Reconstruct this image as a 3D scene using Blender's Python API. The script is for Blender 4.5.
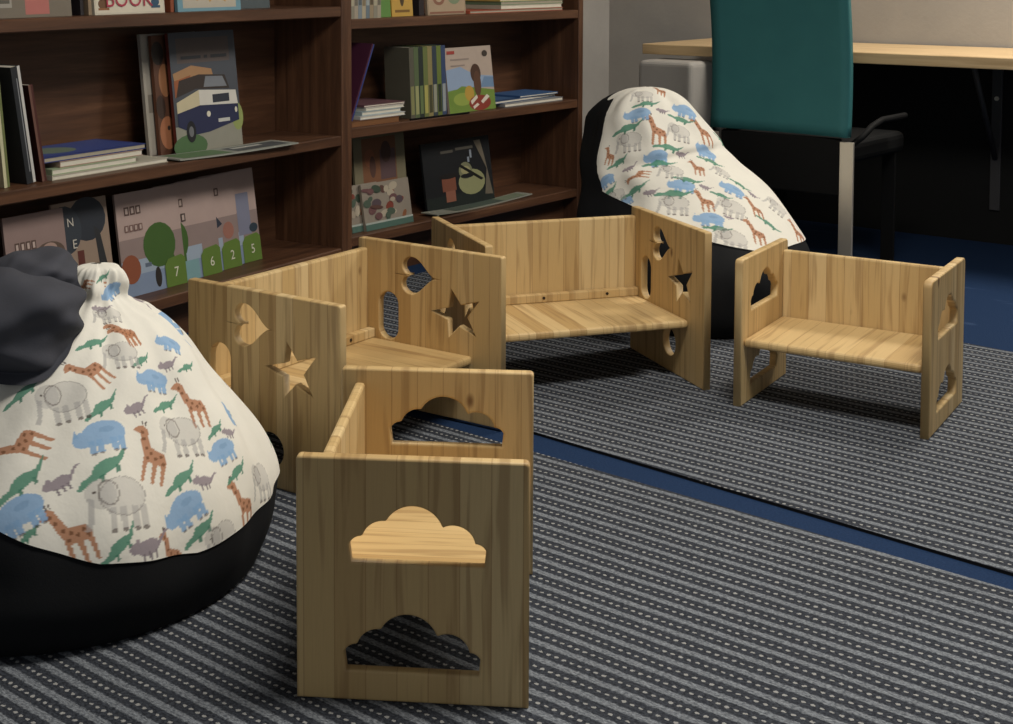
import bpy, bmesh, math, random
import numpy as np
from mathutils import Vector, Matrix
random.seed(7); rng = np.random.default_rng(7)
scene = bpy.context.scene
COL = scene.collection
for o in list(bpy.data.objects): bpy.data.objects.remove(o)

# ------------------------------------------------------------------ camera
FPX, PPX, PPY, TILT, CAMH = 1421.76, 407.01, 54.57, 0.0612, 1.1
cd = bpy.data.cameras.new('camera'); cam = bpy.data.objects.new('camera', cd); COL.objects.link(cam)
cam.location = (0, 0, CAMH); cam.rotation_euler = (math.pi/2 - TILT, 0, 0)
cd.sensor_width = 36; cd.lens = 36*FPX/1013
cd.shift_x = (506.5-PPX)/1013; cd.shift_y = -(362-PPY)/1013
cd.clip_start = .05
scene.camera = cam

# ------------------------------------------------------------------ light
w = bpy.data.worlds.new('world'); scene.world = w; w.use_nodes = True
w.node_tree.nodes['Background'].inputs[0].default_value = (.90, .95, 1, 1)
w.node_tree.nodes['Background'].inputs[1].default_value = .34
def area(name, loc, size, power, color, target=None):
    l = bpy.data.lights.new(name, 'AREA'); l.shape = 'RECTANGLE'; l.size, l.size_y = size
    l.energy = power; l.color = color
    o = bpy.data.objects.new(name, l); COL.objects.link(o); o.location = loc
    if target is not None:
        o.rotation_euler = (Vector(target)-Vector(loc)).to_track_quat('-Z', 'Y').to_euler()
    return o
area('ceiling_lamp_light', (.85, 2.25, 2.62), (1.2, .5), 62, (1, .95, .87))
area('ceiling_lamp_light', (2.72, 4.83, 2.62), (1.2, .5), 62, (1, .94, .85))
vs = scene.view_settings
vs.view_transform = 'Standard'; vs.look = 'None'; vs.gamma = 1; vs.use_curve_mapping = False
vs.exposure = 0.12

# ------------------------------------------------------------------ pixel helpers
_c, _s = math.cos(TILT), math.sin(TILT)
CAM = Vector((0, 0, CAMH))
def ray(u, v):
    a, b = (u-PPX)/FPX, (v-PPY)/FPX
    return Vector((a, _c-b*_s, -_s-b*_c))
def at_z(u, v, z=0):
    r = ray(u, v); return CAM + r*((z-CAMH)/r.z)
def at_plane(u, v, p, n):
    r = ray(u, v); return CAM + r*((Vector(p)-CAM).dot(n)/r.dot(n))
KTH = .8756                                   # bearing of the shelf wall
UH = Vector((math.cos(KTH), math.sin(KTH), 0)); VH = Vector((-UH.y, UH.x, 0))
def UV(u, v, z=0): return UH*u + VH*v + Vector((0, 0, z))

# ------------------------------------------------------------------ material helpers
def lin(c):
    if isinstance(c, str):
        c = [int(c[i:i+2], 16)/255 for i in (0, 2, 4)]
        c = [x/12.92 if x <= .04045 else ((x+.055)/1.055)**2.4 for x in c]
    return (*c, 1)
MATS = {}
class NT:
    def __init__(s, name, rough=.6, spec=.4):
        s.m = bpy.data.materials.new(name); s.m.use_nodes = True
        s.t = s.m.node_tree; s.b = s.t.nodes['Principled BSDF']
        s.b.inputs['Roughness'].default_value = rough
        s.b.inputs['Specular IOR Level'].default_value = spec
    def n(s, typ, **kw):
        nd = s.t.nodes.new(typ)
        for k, v in kw.items():
            if k.startswith('i_'):
                key = k[2:]; key = int(key) if key.isdigit() else key.replace('_', ' ')
                if isinstance(v, bpy.types.NodeSocket): s.t.links.new(v, nd.inputs[key])
                else: nd.inputs[key].default_value = v
            else: setattr(nd, k, v)
        return nd
    def math(s, op, a, b=0., c=0.):
        return s.n('ShaderNodeMath', operation=op, i_0=a, i_1=b, i_2=c).outputs[0]
    def mix(s, f, a, b, blend='MIX'):
        nd = s.n('ShaderNodeMix', data_type='RGBA', blend_type=blend)
        for i, v in ((0, f), (6, a), (7, b)):
            if isinstance(v, bpy.types.NodeSocket): s.t.links.new(v, nd.inputs[i])
            else: nd.inputs[i].default_value = v
        return nd.outputs[2]
    def ramp(s, f, stops):
        nd = s.n('ShaderNodeValToRGB', i_0=f); e = nd.color_ramp.elements
        while len(e) < len(stops): e.new(.5)
        for x, (p, c) in zip(e, stops): x.position = p; x.color = lin(c)
        return nd.outputs[0]
    def coord(s, scale=(1, 1, 1), rnd=0, which='Object'):
        tc = s.n('ShaderNodeTexCoord').outputs[which]
        if rnd:
            oi = s.n('ShaderNodeObjectInfo').outputs['Random']
            off = s.n('ShaderNodeCombineXYZ', i_0=s.math('MULTIPLY', oi, rnd), i_1=s.math('MULTIPLY', oi, rnd*.37), i_2=s.math('MULTIPLY', oi, rnd*.71)).outputs[0]
            tc = s.n('ShaderNodeVectorMath', operation='ADD', i_0=tc, i_1=off).outputs[0]
        return s.n('ShaderNodeMapping', i_Vector=tc, i_Scale=scale).outputs[0]
    def noise(s, vec, scale, detail=3, rough=.5, dist=0):
        return s.n('ShaderNodeTexNoise', i_Vector=vec, i_Scale=scale, i_Detail=detail, i_Roughness=rough, i_Distortion=dist).outputs[0]
    def color(s, c): s.t.links.new(c, s.b.inputs['Base Color'])
    def bump(s, h, strength=.3, dist=.002):
        s.t.links.new(s.n('ShaderNodeBump', i_Height=h, i_Strength=strength, i_Distance=dist).outputs[0], s.b.inputs['Normal'])
def plain(col, rough=.6, spec=.35, var=.12, scale=30, metal=0):
    key = (col, rough, spec, metal, scale)
    if key in MATS: return MATS[key]
    m = NT('paint_'+(col if isinstance(col, str) else 'rgb'), rough, spec)
    a = Vector(lin(col)); n = m.noise(m.coord(rnd=3), scale, 3)
    m.color(m.mix(n, tuple((a*(1-var))[:3])+(1,), tuple((a*(1+var))[:3])+(1,)))
    m.b.inputs['Metallic'].default_value = metal
    MATS[key] = m.m; return m.m

def pine():
    """edge-glued pine: staves side by side along local x, grain along local y"""
    m = NT('pine_board', .5, .35)
    tc = m.coord(rnd=17)
    sx = m.n('ShaderNodeSeparateXYZ', i_0=tc)
    wob = m.math('MULTIPLY', m.noise(m.coord((3, 1.2, 1), rnd=17), 2.0, 2), .02)
    xx = m.math('ADD', sx.outputs[0], wob)
    st = m.math('DIVIDE', sx.outputs[0], .047)
    cell = m.math('FLOOR', st)
    wn = m.n('ShaderNodeTexWhiteNoise', noise_dimensions='1D'); m.t.links.new(cell, wn.inputs['W'])
    stave = wn.outputs['Value']
    # growth rings : bands along x that bend slowly along y, different in every stave
    v = m.n('ShaderNodeCombineXYZ', i_0=m.math('ADD', m.math('MULTIPLY', xx, 1.0), m.math('MULTIPLY', stave, 3.1)),
            i_1=m.math('MULTIPLY', sx.outputs[1], .045), i_2=m.math('MULTIPLY', stave, 9)).outputs[0]
    ringn = m.noise(v, 60, 2, .55, .4)
    fine = m.noise(m.n('ShaderNodeCombineXYZ', i_0=m.math('MULTIPLY', xx, 1.0), i_1=m.math('MULTIPLY', sx.outputs[1], .04), i_2=sx.outputs[2]).outputs[0], 420, 2)
    base = m.ramp(stave, [(0, 'bc9c68'), (.3, 'd6b984'), (.6, 'c9aa74'), (1, 'dcc290')])
    c = m.mix(m.math('MULTIPLY', m.ramp_f(ringn, .50, .68), .48), base, lin('8a6840'))
    c = m.mix(m.math('MULTIPLY', fine, .22), c, lin('8f7048'))
    # knots
    kv = m.n('ShaderNodeTexVoronoi', i_Vector=m.coord((1, .55, 0), rnd=17), i_Scale=7.5, i_Randomness=1.0)
    kd = kv.outputs['Distance']
    kc = m.n('ShaderNodeSeparateColor', i_0=kv.outputs['Color']).outputs[0]
    has = m.math('GREATER_THAN', kc, .72)
    knot = m.math('MULTIPLY', m.math('SUBTRACT', 1, m.ramp_f(kd, .03, .085)), has)
    c = m.mix(m.math('MULTIPLY', knot, .85), c, lin('5a3418'))
    # glue joints
    fr = m.math('FRACT', st); edge = m.math('LESS_THAN', m.math('MINIMUM', fr, m.math('SUBTRACT', 1, fr)), .018)
    c = m.mix(m.math('MULTIPLY', edge, .35), c, lin('7a4d24'))
    m.color(c); m.bump(m.math('ADD', m.math('MULTIPLY', ringn, .5), fine), .15, .001)
    return m.m
def ramp_f(s, f, a, b):
    nd = s.n('ShaderNodeMapRange', i_0=f, i_1=a, i_2=b, i_3=0., i_4=1.); nd.interpolation_type = 'SMOOTHSTEP'
    return nd.outputs[0]
NT.ramp_f = ramp_f
def mahogany():
    m = NT('varnished_brown_wood', .45, .45)
    v = m.coord((.35, 6, 6), rnd=11)
    n1 = m.noise(v, 6, 4, .6, .6); n2 = m.noise(v, 40, 2)
    c = m.ramp(n1, [(.25, '3f2a1e'), (.5, '5c3e2b'), (.75, '745139')])
    c = m.mix(m.math('MULTIPLY', n2, .35), c, lin('3a2012'))
    m.color(c); m.bump(n2, .1, .001); return m.m
def desk_wood():
    m = NT('desk_pine', .45, .4)
    v = m.coord((.5, 9, 9), rnd=4); n1 = m.noise(v, 5, 3, .5, .3)
    m.color(m.ramp(n1, [(.3, 'b3946a'), (.55, 'd3b78c'), (.75, 'c4a578')])); return m.m
def plaster():
    m = NT('grey_plaster', .85, .2)
    n = m.noise(m.coord((1, 1, 1)), 3, 5, .6); n2 = m.noise(m.coord(), 60, 3)
    m.color(m.ramp(n, [(.3, 'a19d97'), (.7, 'aea9a2')])); m.bump(m.math('ADD', n, m.math('MULTIPLY', n2, .4)), .35, .004); return m.m
def blue_carpet():
    m = NT('blue_floor_carpet', .95, .1)
    n = m.noise(m.coord(), 220, 3); n2 = m.noise(m.coord((1, .3, 1)), 7, 4, .65)
    c = m.mix(n, lin('14233c'), lin('273d5e'))
    c = m.mix(m.math('MULTIPLY', m.ramp_f(n2, .62, .75), .3), c, lin('5f7396'))
    m.color(c); m.bump(n, .5, .003); return m.m
def rug_mat(per=.0445):
    m = NT('striped_flatweave', .95, .1)
    sx = m.n('ShaderNodeSeparateXYZ', i_0=m.coord())
    wob = m.math('MULTIPLY', m.math('SUBTRACT', m.noise(m.coord((1, 1, 1)), 2.2, 2), .5), .012)
    fz = m.math('MULTIPLY', m.math('SUBTRACT', m.noise(m.coord((1, 1, 1)), 130, 3, .7), .5), .011)
    y = m.math('DIVIDE', m.math('ADD', m.math('ADD', sx.outputs[1], wob), fz), per)
    f = m.math('FRACT', y)
    grey = m.math('SUBTRACT', 1, m.ramp_f(m.math('ABSOLUTE', m.math('SUBTRACT', f, .2)), .12, .20))
    row = m.math('FLOOR', y)
    dx = m.math('FRACT', m.math('ADD', m.math('DIVIDE', sx.outputs[0], .0150), m.math('MULTIPLY', row, .37)))
    dd = m.math('ADD', m.math('POWER', m.math('DIVIDE', m.math('SUBTRACT', dx, .5), .27), 2), m.math('POWER', m.math('DIVIDE', m.math('SUBTRACT', f, .70), .062), 2))
    dot = m.math('LESS_THAN', dd, 1)
    n = m.ramp_f(m.noise(m.coord((1, 1.5, 1)), 150, 4, .75), .3, .7); nl = m.noise(m.coord(), 3, 3)
    nf = m.noise(m.coord((1, 3, 1)), 90, 3, .7)
    grey = m.math('MULTIPLY', grey, m.ramp_f(nf, .2, .55))
    dark = m.mix(n, lin('1d2026'), lin('4b4f57'))
    g = m.mix(n, lin('595e65'), lin('9fa4aa'))
    c = m.mix(grey, dark, g)
    c = m.mix(m.math('MULTIPLY', dot, m.math('ADD', .45, m.math('MULTIPLY', nf, .7))), c, lin('b4b3b0'))
    c = m.mix(m.math('MULTIPLY', nl, .22), c, lin('26272a'))
    m.color(c)
    m.bump(m.math('ADD', m.math('ADD', grey, m.math('MULTIPLY', dot, .6)), m.math('MULTIPLY', n, .6)), .6, .003)
    return m.m
def fabric(name, col, rough=.9, col2=None):
    m = NT(name, rough, .2)
    n = m.noise(m.coord(), 300, 2); n2 = m.noise(m.coord(), 8, 3)
    m.color(m.mix(n2, lin(col), lin(col2 or col))); m.bump(n, .25, .001); return m.m
def printed_fabric():
    m = NT('animal_print_cotton', .85, .2)
    at = m.n('ShaderNodeAttribute', attribute_name='print').outputs['Color']
    n = m.noise(m.coord(), 30, 3)
    m.color(m.mix(.22, at, m.mix(n, (.7, .7, .7, 1), (1, 1, 1, 1)), 'MULTIPLY'))
    m.bump(m.noise(m.coord(), 14, 4, .6), .35, .008); return m.m
PINE = pine(); BROWN = mahogany(); DESK = desk_wood(); PLASTER = plaster(); BLUE = blue_carpet(); RUG = rug_mat()
BLACKF = fabric('black_canvas', '0b0c0e', .8, '121315'); PRINT = printed_fabric()
JACKET = fabric('charcoal_jersey', '3b3c42', .9, '4c4d54')
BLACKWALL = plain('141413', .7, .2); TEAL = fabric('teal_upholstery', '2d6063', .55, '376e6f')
CHROME = plain('d6cec0', .42, .5, .05, 20, .8); STEEL = plain('3a393a', .5, .4); BLACKP = plain('080808', .75, .2)
SCREW = plain('20160f', .4, .5); PAPER = plain('d8d2c2', .8, .2); PAPER2 = plain('a8a08e', .8, .2)

# ------------------------------------------------------------------ object helpers
def tag(o, label, cat=None, group=None, kind=None):
    if label: o['label'] = label
    if cat: o['category'] = cat
    if group: o['group'] = group
    if kind: o['kind'] = kind
    return o
def link(name, me, mat=None, parent=None, mtx=None):
    o = bpy.data.objects.new(name, me); COL.objects.link(o)
    if mat is not None and not me.materials: me.materials.append(mat)
    if parent is not None: o.parent = parent
    if mtx is not None: o.matrix_basis = mtx
    return o
def empty(name, loc=(0, 0, 0), rz=0, mtx=None):
    o = bpy.data.objects.new(name, None); COL.objects.link(o); o.empty_display_size = .1
    if mtx is not None: o.matrix_basis = mtx
    else: o.location = loc; o.rotation_euler = (0, 0, rz)
    return o
def frame(loc, x, y, z):
    return Matrix(((x[0], y[0], z[0], loc[0]), (x[1], y[1], z[1], loc[1]), (x[2], y[2], z[2], loc[2]), (0, 0, 0, 1)))
def box_mesh(sx, sy, sz, bev=0, org=(.5, .5, .5), seg=2, name='box'):
    """box with its origin at the given fraction of its size"""
    bm = bmesh.new(); bmesh.ops.create_cube(bm, size=1)
    for v in bm.verts:
        v.co = Vector(((v.co.x+.5-org[0])*sx, (v.co.y+.5-org[1])*sy, (v.co.z+.5-org[2])*sz))
    if bev: bmesh.ops.bevel(bm, geom=bm.edges[:], offset=bev, segments=seg, profile=.5, affect='EDGES', clamp_overlap=True)
    me = bpy.data.meshes.new(name); bm.to_mesh(me); bm.free()
    return me
def curve_mesh(loops, thick, bev, name='cut'):
    """flat board with holes: outer loop and hole loops, rounded arrises"""
    cu = bpy.data.curves.new(name, 'CURVE'); cu.dimensions = '2D'; cu.fill_mode = 'BOTH'
    cu.extrude = thick/2-bev; cu.bevel_depth = bev; cu.bevel_resolution = 2; cu.offset = -bev
    for lp in loops:
        sp = cu.splines.new('POLY'); sp.points.add(len(lp)-1); sp.use_cyclic_u = True
        for p, q in zip(sp.points, lp): p.co = (q[0], q[1], 0, 1)
    ob = bpy.data.objects.new(name, cu); COL.objects.link(ob)
    dg = bpy.context.evaluated_depsgraph_get()
    me = bpy.data.meshes.new_from_object(ob.evaluated_get(dg))
    bpy.data.objects.remove(ob); bpy.data.curves.remove(cu)
    bm = bmesh.new(); bm.from_mesh(me); bmesh.ops.remove_doubles(bm, verts=bm.verts[:], dist=1e-5)
    bmesh.ops.recalc_face_normals(bm, faces=bm.faces[:]); bm.to_mesh(me); bm.free()
    return me
def tube_mesh(pts, r, n=10, name='tube'):
    bm = bmesh.new(); rings = []
    pts = [Vector(p) for p in pts]
    for i, p in enumerate(pts):
        t = (pts[min(i+1, len(pts)-1)]-pts[max(i-1, 0)]).normalized()
        a = t.orthogonal().normalized(); a = (a if i == 0 else (pa - t*pa.dot(t)).normalized()); pa = a; b = t.cross(a)
        rings.append([bm.verts.new(p+a*math.cos(2*math.pi*k/n)*r+b*math.sin(2*math.pi*k/n)*r) for k in range(n)])
    for q, s in zip(rings, rings[1:]):
        for k in range(n): bm.faces.new((q[k], q[(k+1) % n], s[(k+1) % n], s[k]))
    bm.faces.new(rings[0][::-1]); bm.faces.new(rings[-1])
    bmesh.ops.recalc_face_normals(bm, faces=bm.faces[:])
    me = bpy.data.meshes.new(name); bm.to_mesh(me); bm.free()
    for p in me.polygons: p.use_smooth = len(p.vertices) == 4
    return me
def poly_prism(pts, z0, z1, name='slab'):
    bm = bmesh.new()
    a = [bm.verts.new((x, y, z0)) for x, y in pts]; b = [bm.verts.new((x, y, z1)) for x, y in pts]
    bm.faces.new(a[::-1]); bm.faces.new(b)
    for i in range(len(pts)):
        j = (i+1) % len(pts); bm.faces.new((a[i], a[j], b[j], b[i]))
    bmesh.ops.recalc_face_normals(bm, faces=bm.faces[:])
    me = bpy.data.meshes.new(name); bm.to_mesh(me); bm.free(); return me
ROT = lambda e, d: frame((0, 0, 0), e, d, (0, 0, 1))

# ------------------------------------------------------------------ the room
FZ = -.007                                     # bare floor lies under the rugs
WU, WV = 5.87, 3.63                            # desk wall and shelf wall
def slab(name, mat, org, ex, ey, ez, parent=None, kind='structure', label=None):
    """box spanned by three perpendicular world vectors from a corner"""
    ex, ey, ez = map(Vector, (ex, ey, ez)); l = (ex.length, ey.length, ez.length)
    o = link(name, box_mesh(*l, org=(0, 0, 0)), mat, parent, frame(org, ex.normalized(), ey.normalized(), ez.normalized()))
    if kind: o['kind'] = kind
    if label: o['label'] = label
    return o
Z = Vector((0, 0, 1))
slab('floor', BLUE, UV(-3.2, -3.0, FZ-.1), UH*(WU+3.2+.1), VH*(WV+3.0+.1), Z*.1, label='blue floor carpet showing between the striped rugs')
slab('wall_left', PLASTER, UV(-3.2, WV, FZ), UH*(WU+3.2), VH*.1, Z*2.75, label='grey plastered wall behind the brown bookcases')
slab('wall_right', PLASTER, UV(WU, -3.0, FZ), UH*.1, VH*(WV+3.1), Z*2.75, label='grey plastered wall above the wooden desk')
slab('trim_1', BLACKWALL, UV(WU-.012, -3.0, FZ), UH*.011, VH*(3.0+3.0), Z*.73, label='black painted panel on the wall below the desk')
slab('ceiling', plain('c9c6bf', .9, .1), UV(-3.2, -3.0, 2.74), UH*(WU+3.3), VH*(WV+3.1), Z*.08, label='pale ceiling')

# rugs: local x runs along the stripes
SA = math.radians(-41.5); SX = Vector((math.cos(SA), math.sin(SA), 0)); SY = Vector((-SX.y, SX.x, 0))
def rug(name, corners, label):
    o0 = Vector((.3, 3.24, 0))
    loc = [((Vector((*c, 0))-o0).dot(SX), (Vector((*c, 0))-o0).dot(SY)) for c in corners]
    me = poly_prism(loc, FZ, 0); me.materials.append(RUG); me.materials.append(plain('1a1b1e', .95, .1))
    for p in me.polygons: p.material_index = 0 if abs(p.normal.z) > .5 else 1
    o = link(name, me, None, None, frame(o0, SX, SY, (0, 0, 1)))
    return tag(o, label, 'rug')
def along(p, ang, t): return (p[0]+math.cos(ang)*t, p[1]+math.sin(ang)*t)
aF, aN, aB = math.radians(-44.55), math.radians(-42.6), math.radians(-45.5)
rug('flatweave_rug', [along((.304, 3.312), aF, -1.335), along((.304, 3.312), aF, 3.2), along((1.737, 4.015), aB, 1.6), along((1.737, 4.015), aB, -1.98)],
    'grey striped rug under the two large benches and the separate small chair')
n0, n1 = along((.291, 3.172), aN, -1.15), along((.291, 3.172), aN, 3.0)
nn = (-math.sin(-aN), -math.cos(aN))
rug('flatweave_rug', [n1, n0, (n0[0]+nn[0]*2.2, n0[1]+nn[1]*2.2), (n1[0]+nn[0]*2.2, n1[1]+nn[1]*2.2)],
    'grey striped rug under the front chair with cloud cut-outs and the dark-topped bean bag')

# ------------------------------------------------------------------ pine seats
def rect(w0, w1, z0, z1): return [(w0, z0), (w1, z0), (w1, z1), (w0, z1)]
def cloud(zb, dx=0.):
    circ = [(.002, .042, .046), (.046, .030, .034), (-.058, .028, .033), (.079, .019, .021), (-.091, .017, .017)]
    top = []
    N = 90
    for i in range(N+1):
        b = -.1065 + .2050*i/N
        h = max([.008]+[cz+math.sqrt(max(r*r-(b-cb)**2, 0)) for cb, cz, r in circ if abs(b-cb) < r])
        top.append((b+dx, zb+h))
    return [(-.104+dx, zb)] + top + [(.095+dx, zb)]
def heart():
    pts = []
    for i in range(72):
        t = 2*math.pi*i/72
        x = 16*math.sin(t)**3; y = 13*math.cos(t)-5*math.cos(2*t)-2*math.cos(3*t)-math.cos(4*t)
        # lies on its side: notch towards the back, tip towards the front
        pts.append((.036+y*.00345-.004*x/16*.5, .337+x*.0029))
    return pts
def capsule():
    c, r, z0, z1 = .12, .030, .167+.030, .287-.030
    return [(c+r*math.cos(t), z1+r*math.sin(t)) for t in np.linspace(0, math.pi, 16)] + [(c+r*math.cos(t), z0+r*math.sin(t)) for t in np.linspace(math.pi, 2*math.pi, 16)]
def star():
    o = [(-.072, .318), (-.012, .258), (-.064, .201), (-.142, .214), (-.150, .298)]
    o = [o[0], o[1], o[2], o[3], o[4]]
    c = (sum(p[0] for p in o)/5, sum(p[1] for p in o)/5); out = []
    for i in range(5):
        p, q = o[i], o[(i+1) % 5]; m = ((p[0]+q[0])/2, (p[1]+q[1])/2)
        out += [p, (c[0]+(m[0]-c[0])*.50, c[1]+(m[1]-c[1])*.50)]
    return out
def disc(c, z, r): return [(c+r*math.cos(2*math.pi*i/40), z+r*math.sin(2*math.pi*i/40)) for i in range(40)]
T = .021
def wob_outline(W, H, r=.006):
    h = W/2; a = [math.pi/2*k/6 for k in range(7)]
    return [(-h, 0), (h, 0)] + [(h-r+r*math.cos(t), H-r+r*math.sin(t)) for t in a] + [(-h+r-r*math.sin(t), H-r+r*math.cos(t)) for t in a]
cloud_panel = lambda zu, zl, dx, dl, r=.007: curve_mesh([wob_outline(.349, .372, r), cloud(zu, dx), cloud(zl, dl)], T, .004, 'cloud_panel')
panels_front = [cloud_panel(.212, .046, -.004, .004), cloud_panel(.235, .05, -.014, 0)]
panels_alone = [cloud_panel(.232, .042, -.002, 0, .012), cloud_panel(.221, .045, .003, .003, .016)]
big_panel = [curve_mesh([wob_outline(.434, .415), heart(), capsule(), star(), disc(-.024, .080, .037)], T, .003, 'shapes_panel')]*2
screw_me = tube_mesh([(0, 0, 0), (0, 0, .0015)], .0042, 10, 'screw')
def seat_unit(name, loc, th, W, L, H, panel, label, big, cat):
    root = empty(name, (*loc, 0), th); tag(root, label, cat)
    X, Y = Vector((1, 0, 0)), Vector((0, 1, 0))
    for s in (-1, 1):
        link('end_panel', panel[(s+1)//2], PINE, root, frame((s*(L/2-T/2), 0, 0), Y, Z, X))
    li = L-2*T
    if big:
        zt, f0, b1, bt = .165, -.135, .183, .392
        bb0, bb1 = .184, .205
    else:
        zt, f0, b1, bt = .170, -.163, .130, .347
        bb0, bb1 = .131, .149
    st = .021
    link('seat', box_mesh(li, b1-f0, st, .008, seg=3), PINE, root, frame((0, (f0+b1)/2, zt-st/2), X, Y, Z))
    z0 = zt-st-.02
    link('backrest', box_mesh(li, bt-z0, bb1-bb0, .005), PINE, root, frame((0, (bb0+bb1)/2, (bt+z0)/2), X, Z, -Y))
    if big:
        bat = link('batten', box_mesh(li-.002, .022, .024, .003), PINE, root, frame((0, bb0-.0112, zt+.0122), X, Y, Z))
        for k in range(3):
            link('screw', screw_me, SCREW, bat, frame((-li*.33+li*.33*k, -.0110, .001), X, Z, -Y))
    return root
S = 1.1
seat_unit('children_chair', (.0287*S, 2.1002*S), 1.4702, .349, .490, .372, panels_front,
          'pine chair with cloud cut-outs standing end-on beside the dark-topped bean bag', False, 'chair')
seat_unit('children_chair', (1.0124*S, 3.2097*S), -.5816, .349, .476, .372, panels_alone,
          'small pine chair with cloud cut-outs standing alone facing into the room', False, 'chair')
seat_unit('children_bench', (-.1124*S, 2.9297*S), .9345, .434, .626, .415, big_panel,
          'pine bench with heart and star cut-outs right behind the front cloud chair', True, 'bench')
seat_unit('children_bench', (.3902*S, 3.4249*S), .2943, .434, .626, .415, big_panel,
          'pine bench with heart and star cut-outs and open seat, beside the far bean bag', True, 'bench')

# ------------------------------------------------------------------ bookcases
class Case: pass
def bookcase(right_uv, phi, width, depth, zs, top, label):
    """right_uv: outer right front corner; phi: extra turn; front face looks towards the room"""
    c = Case(); a = KTH+phi
    c.e = Vector((math.cos(a), math.sin(a), 0)); c.d = Vector((-c.e.y, c.e.x, 0))
    c.o = UV(*right_uv) - c.e*width; c.w = width; c.t = .035; c.z = zs
    root = empty('bookcase', (c.o.x, c.o.y, FZ), a); tag(root, label, 'bookcase')
    X, Y = Vector((1, 0, 0)), Vector((0, 1, 0)); H = top-FZ
    for x in (0, width-c.t):
        link('side_panel', box_mesh(H, depth, c.t, .002, (0, 0, 0), 1), BROWN, root, frame((x+c.t, 0, 0), Z, Y, -X))
    for z in zs + [top]:
        link('shelf', box_mesh(width-2*c.t, depth-.008, c.t, .003, (0, 0, 1), 1), BROWN, root, frame((c.t, .002, z-FZ), X, Y, Z))
    link('back_panel', box_mesh(width-2*c.t, .008, H-zs[0]+c.t+FZ, 0, (0, 0, 0)), BROWN, root, frame((c.t, depth-.008, zs[0]-c.t-FZ), X, Y, Z))
    link('plinth', box_mesh(width-2*c.t, .018, zs[0]-c.t-FZ-.001, 0, (0, 0, 0)), BROWN, root, frame((c.t, .07, 0), X, Y, Z))
    def pl(px, py, depth):
        p = at_plane(px, py, c.o+c.d*depth, c.d); return (p-c.o).dot(c.e), p.z
    c.pl = pl
    c.w3 = lambda x, dep, z: c.o + c.e*x + c.d*dep + Vector((0, 0, z))
    c.a = a; c.depth = depth
    return c
K1 = bookcase((3.582, 3.250), math.radians(6.2), 1.72, .30, [.143, .529, .968, 1.37], 1.76,
              'brown wooden bookcase holding the truck book and the row of numbered books')
K2 = bookcase((5.079, 3.268), 0, 1.492, .30, [.166, .545, .922, 1.33], 1.73,
              'brown wooden bookcase next to the grey corner wall, behind the open bench')

# ------------------------------------------------------------------ books
def pmat(c): return plain(c, .55, .4, .06, 25)
def book_mesh(w, h, t):
    """cover: front board, spine, back board; x 0..w (spine at 0), y 0..t (front at 0), z 0..h"""
    k = min(.0022, t*.2); bm = bmesh.new()
    def bx(x0, x1, y0, y1, z0, z1):
        vs = [bm.verts.new((x, y, z)) for x in (x0, x1) for y in (y0, y1) for z in (z0, z1)]
        for f in ((0, 1, 3, 2), (4, 6, 7, 5), (0, 4, 5, 1), (2, 3, 7, 6), (0, 2, 6, 4), (1, 5, 7, 3)): bm.faces.new([vs[i] for i in f])
    bx(0, w, 0, k, 0, h); bx(0, w, t-k, t, 0, h); bx(0, k, k, t-k, 0, h)
    bmesh.ops.recalc_face_normals(bm, faces=bm.faces[:])
    me = bpy.data.meshes.new('book_cover'); bm.to_mesh(me); bm.free()
    bm = bmesh.new(); g = .003
    bx(k, w-g, k+1e-4, t-k-1e-4, g*.6, h-g*.6); bmesh.ops.recalc_face_normals(bm, faces=bm.faces[:])
    pg = bpy.data.meshes.new('pages'); bm.to_mesh(pg); bm.free()
    return me, pg
def print_mesh(art, to3d):
    """art: list of (colour, polygon in unit coords); each layer lies a hair above the last"""
    mats, verts, faces, idx = [], [], [], []
    for i, (col, poly) in enumerate(art):
        m = pmat(col)
        if m not in mats: mats.append(m)
        b = len(verts); verts += [to3d(x, y, .00035+.00012*i) for x, y in poly]
        faces.append(list(range(b, b+len(poly)))); idx.append(mats.index(m))
    me = bpy.data.meshes.new('cover_print'); me.from_pydata([tuple(v) for v in verts], [], faces)
    for m in mats: me.materials.append(m)
    me.polygons.foreach_set('material_index', idx)
    return me
def oval(cx, cy, rx, ry, n=18, rot=0):
    return [(cx+rx*math.cos(2*math.pi*i/n)*math.cos(rot)-ry*math.sin(2*math.pi*i/n)*math.sin(rot), cy+rx*math.cos(2*math.pi*i/n)*math.sin(rot)+ry*math.sin(2*math.pi*i/n)*math.cos(rot)) for i in range(n)]
def R4(x0, y0, x1, y1): return [(x0, y0), (x1, y0), (x1, y1), (x0, y1)]
def text_mesh(s, size, align='CENTER'):
    cu = bpy.data.curves.new('t', 'FONT'); cu.body = s; cu.size = size; cu.align_x = align; cu.resolution_u = 3
    ob = bpy.data.objects.new('t', cu); COL.objects.link(ob)
    me = bpy.data.meshes.new_from_object(ob.evaluated_get(bpy.context.evaluated_depsgraph_get()))
    bpy.data.objects.remove(ob); bpy.data.curves.remove(cu); return me
def book(mtx, w, h, t, cover, label, name='picture_book', art=None, spine=None, texts=(), pages=None, group=None, cat='book'):
    root = empty(name, mtx=mtx); tag(root, label, cat, group)
    cm, pg = book_mesh(w, h, t)
    cv = link('cover', cm, pmat(cover), root); link('pages', pg, pages or PAPER, root)
    if art: link('cover_print', print_mesh(art, lambda x, y, o: (x*w, -o, y*h)), None, cv)
    if spine: link('spine_print', print_mesh(spine, lambda x, y, o: (-o, x*t, y*h)), None, cv)
    for s, x, y, size, col in texts:
        link('lettering', text_mesh(s, size), pmat(col), cv, frame((x*w, -.0032, y*h), (1, 0, 0), (0, 0, 1), (0, -1, 0)))
    return root
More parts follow.
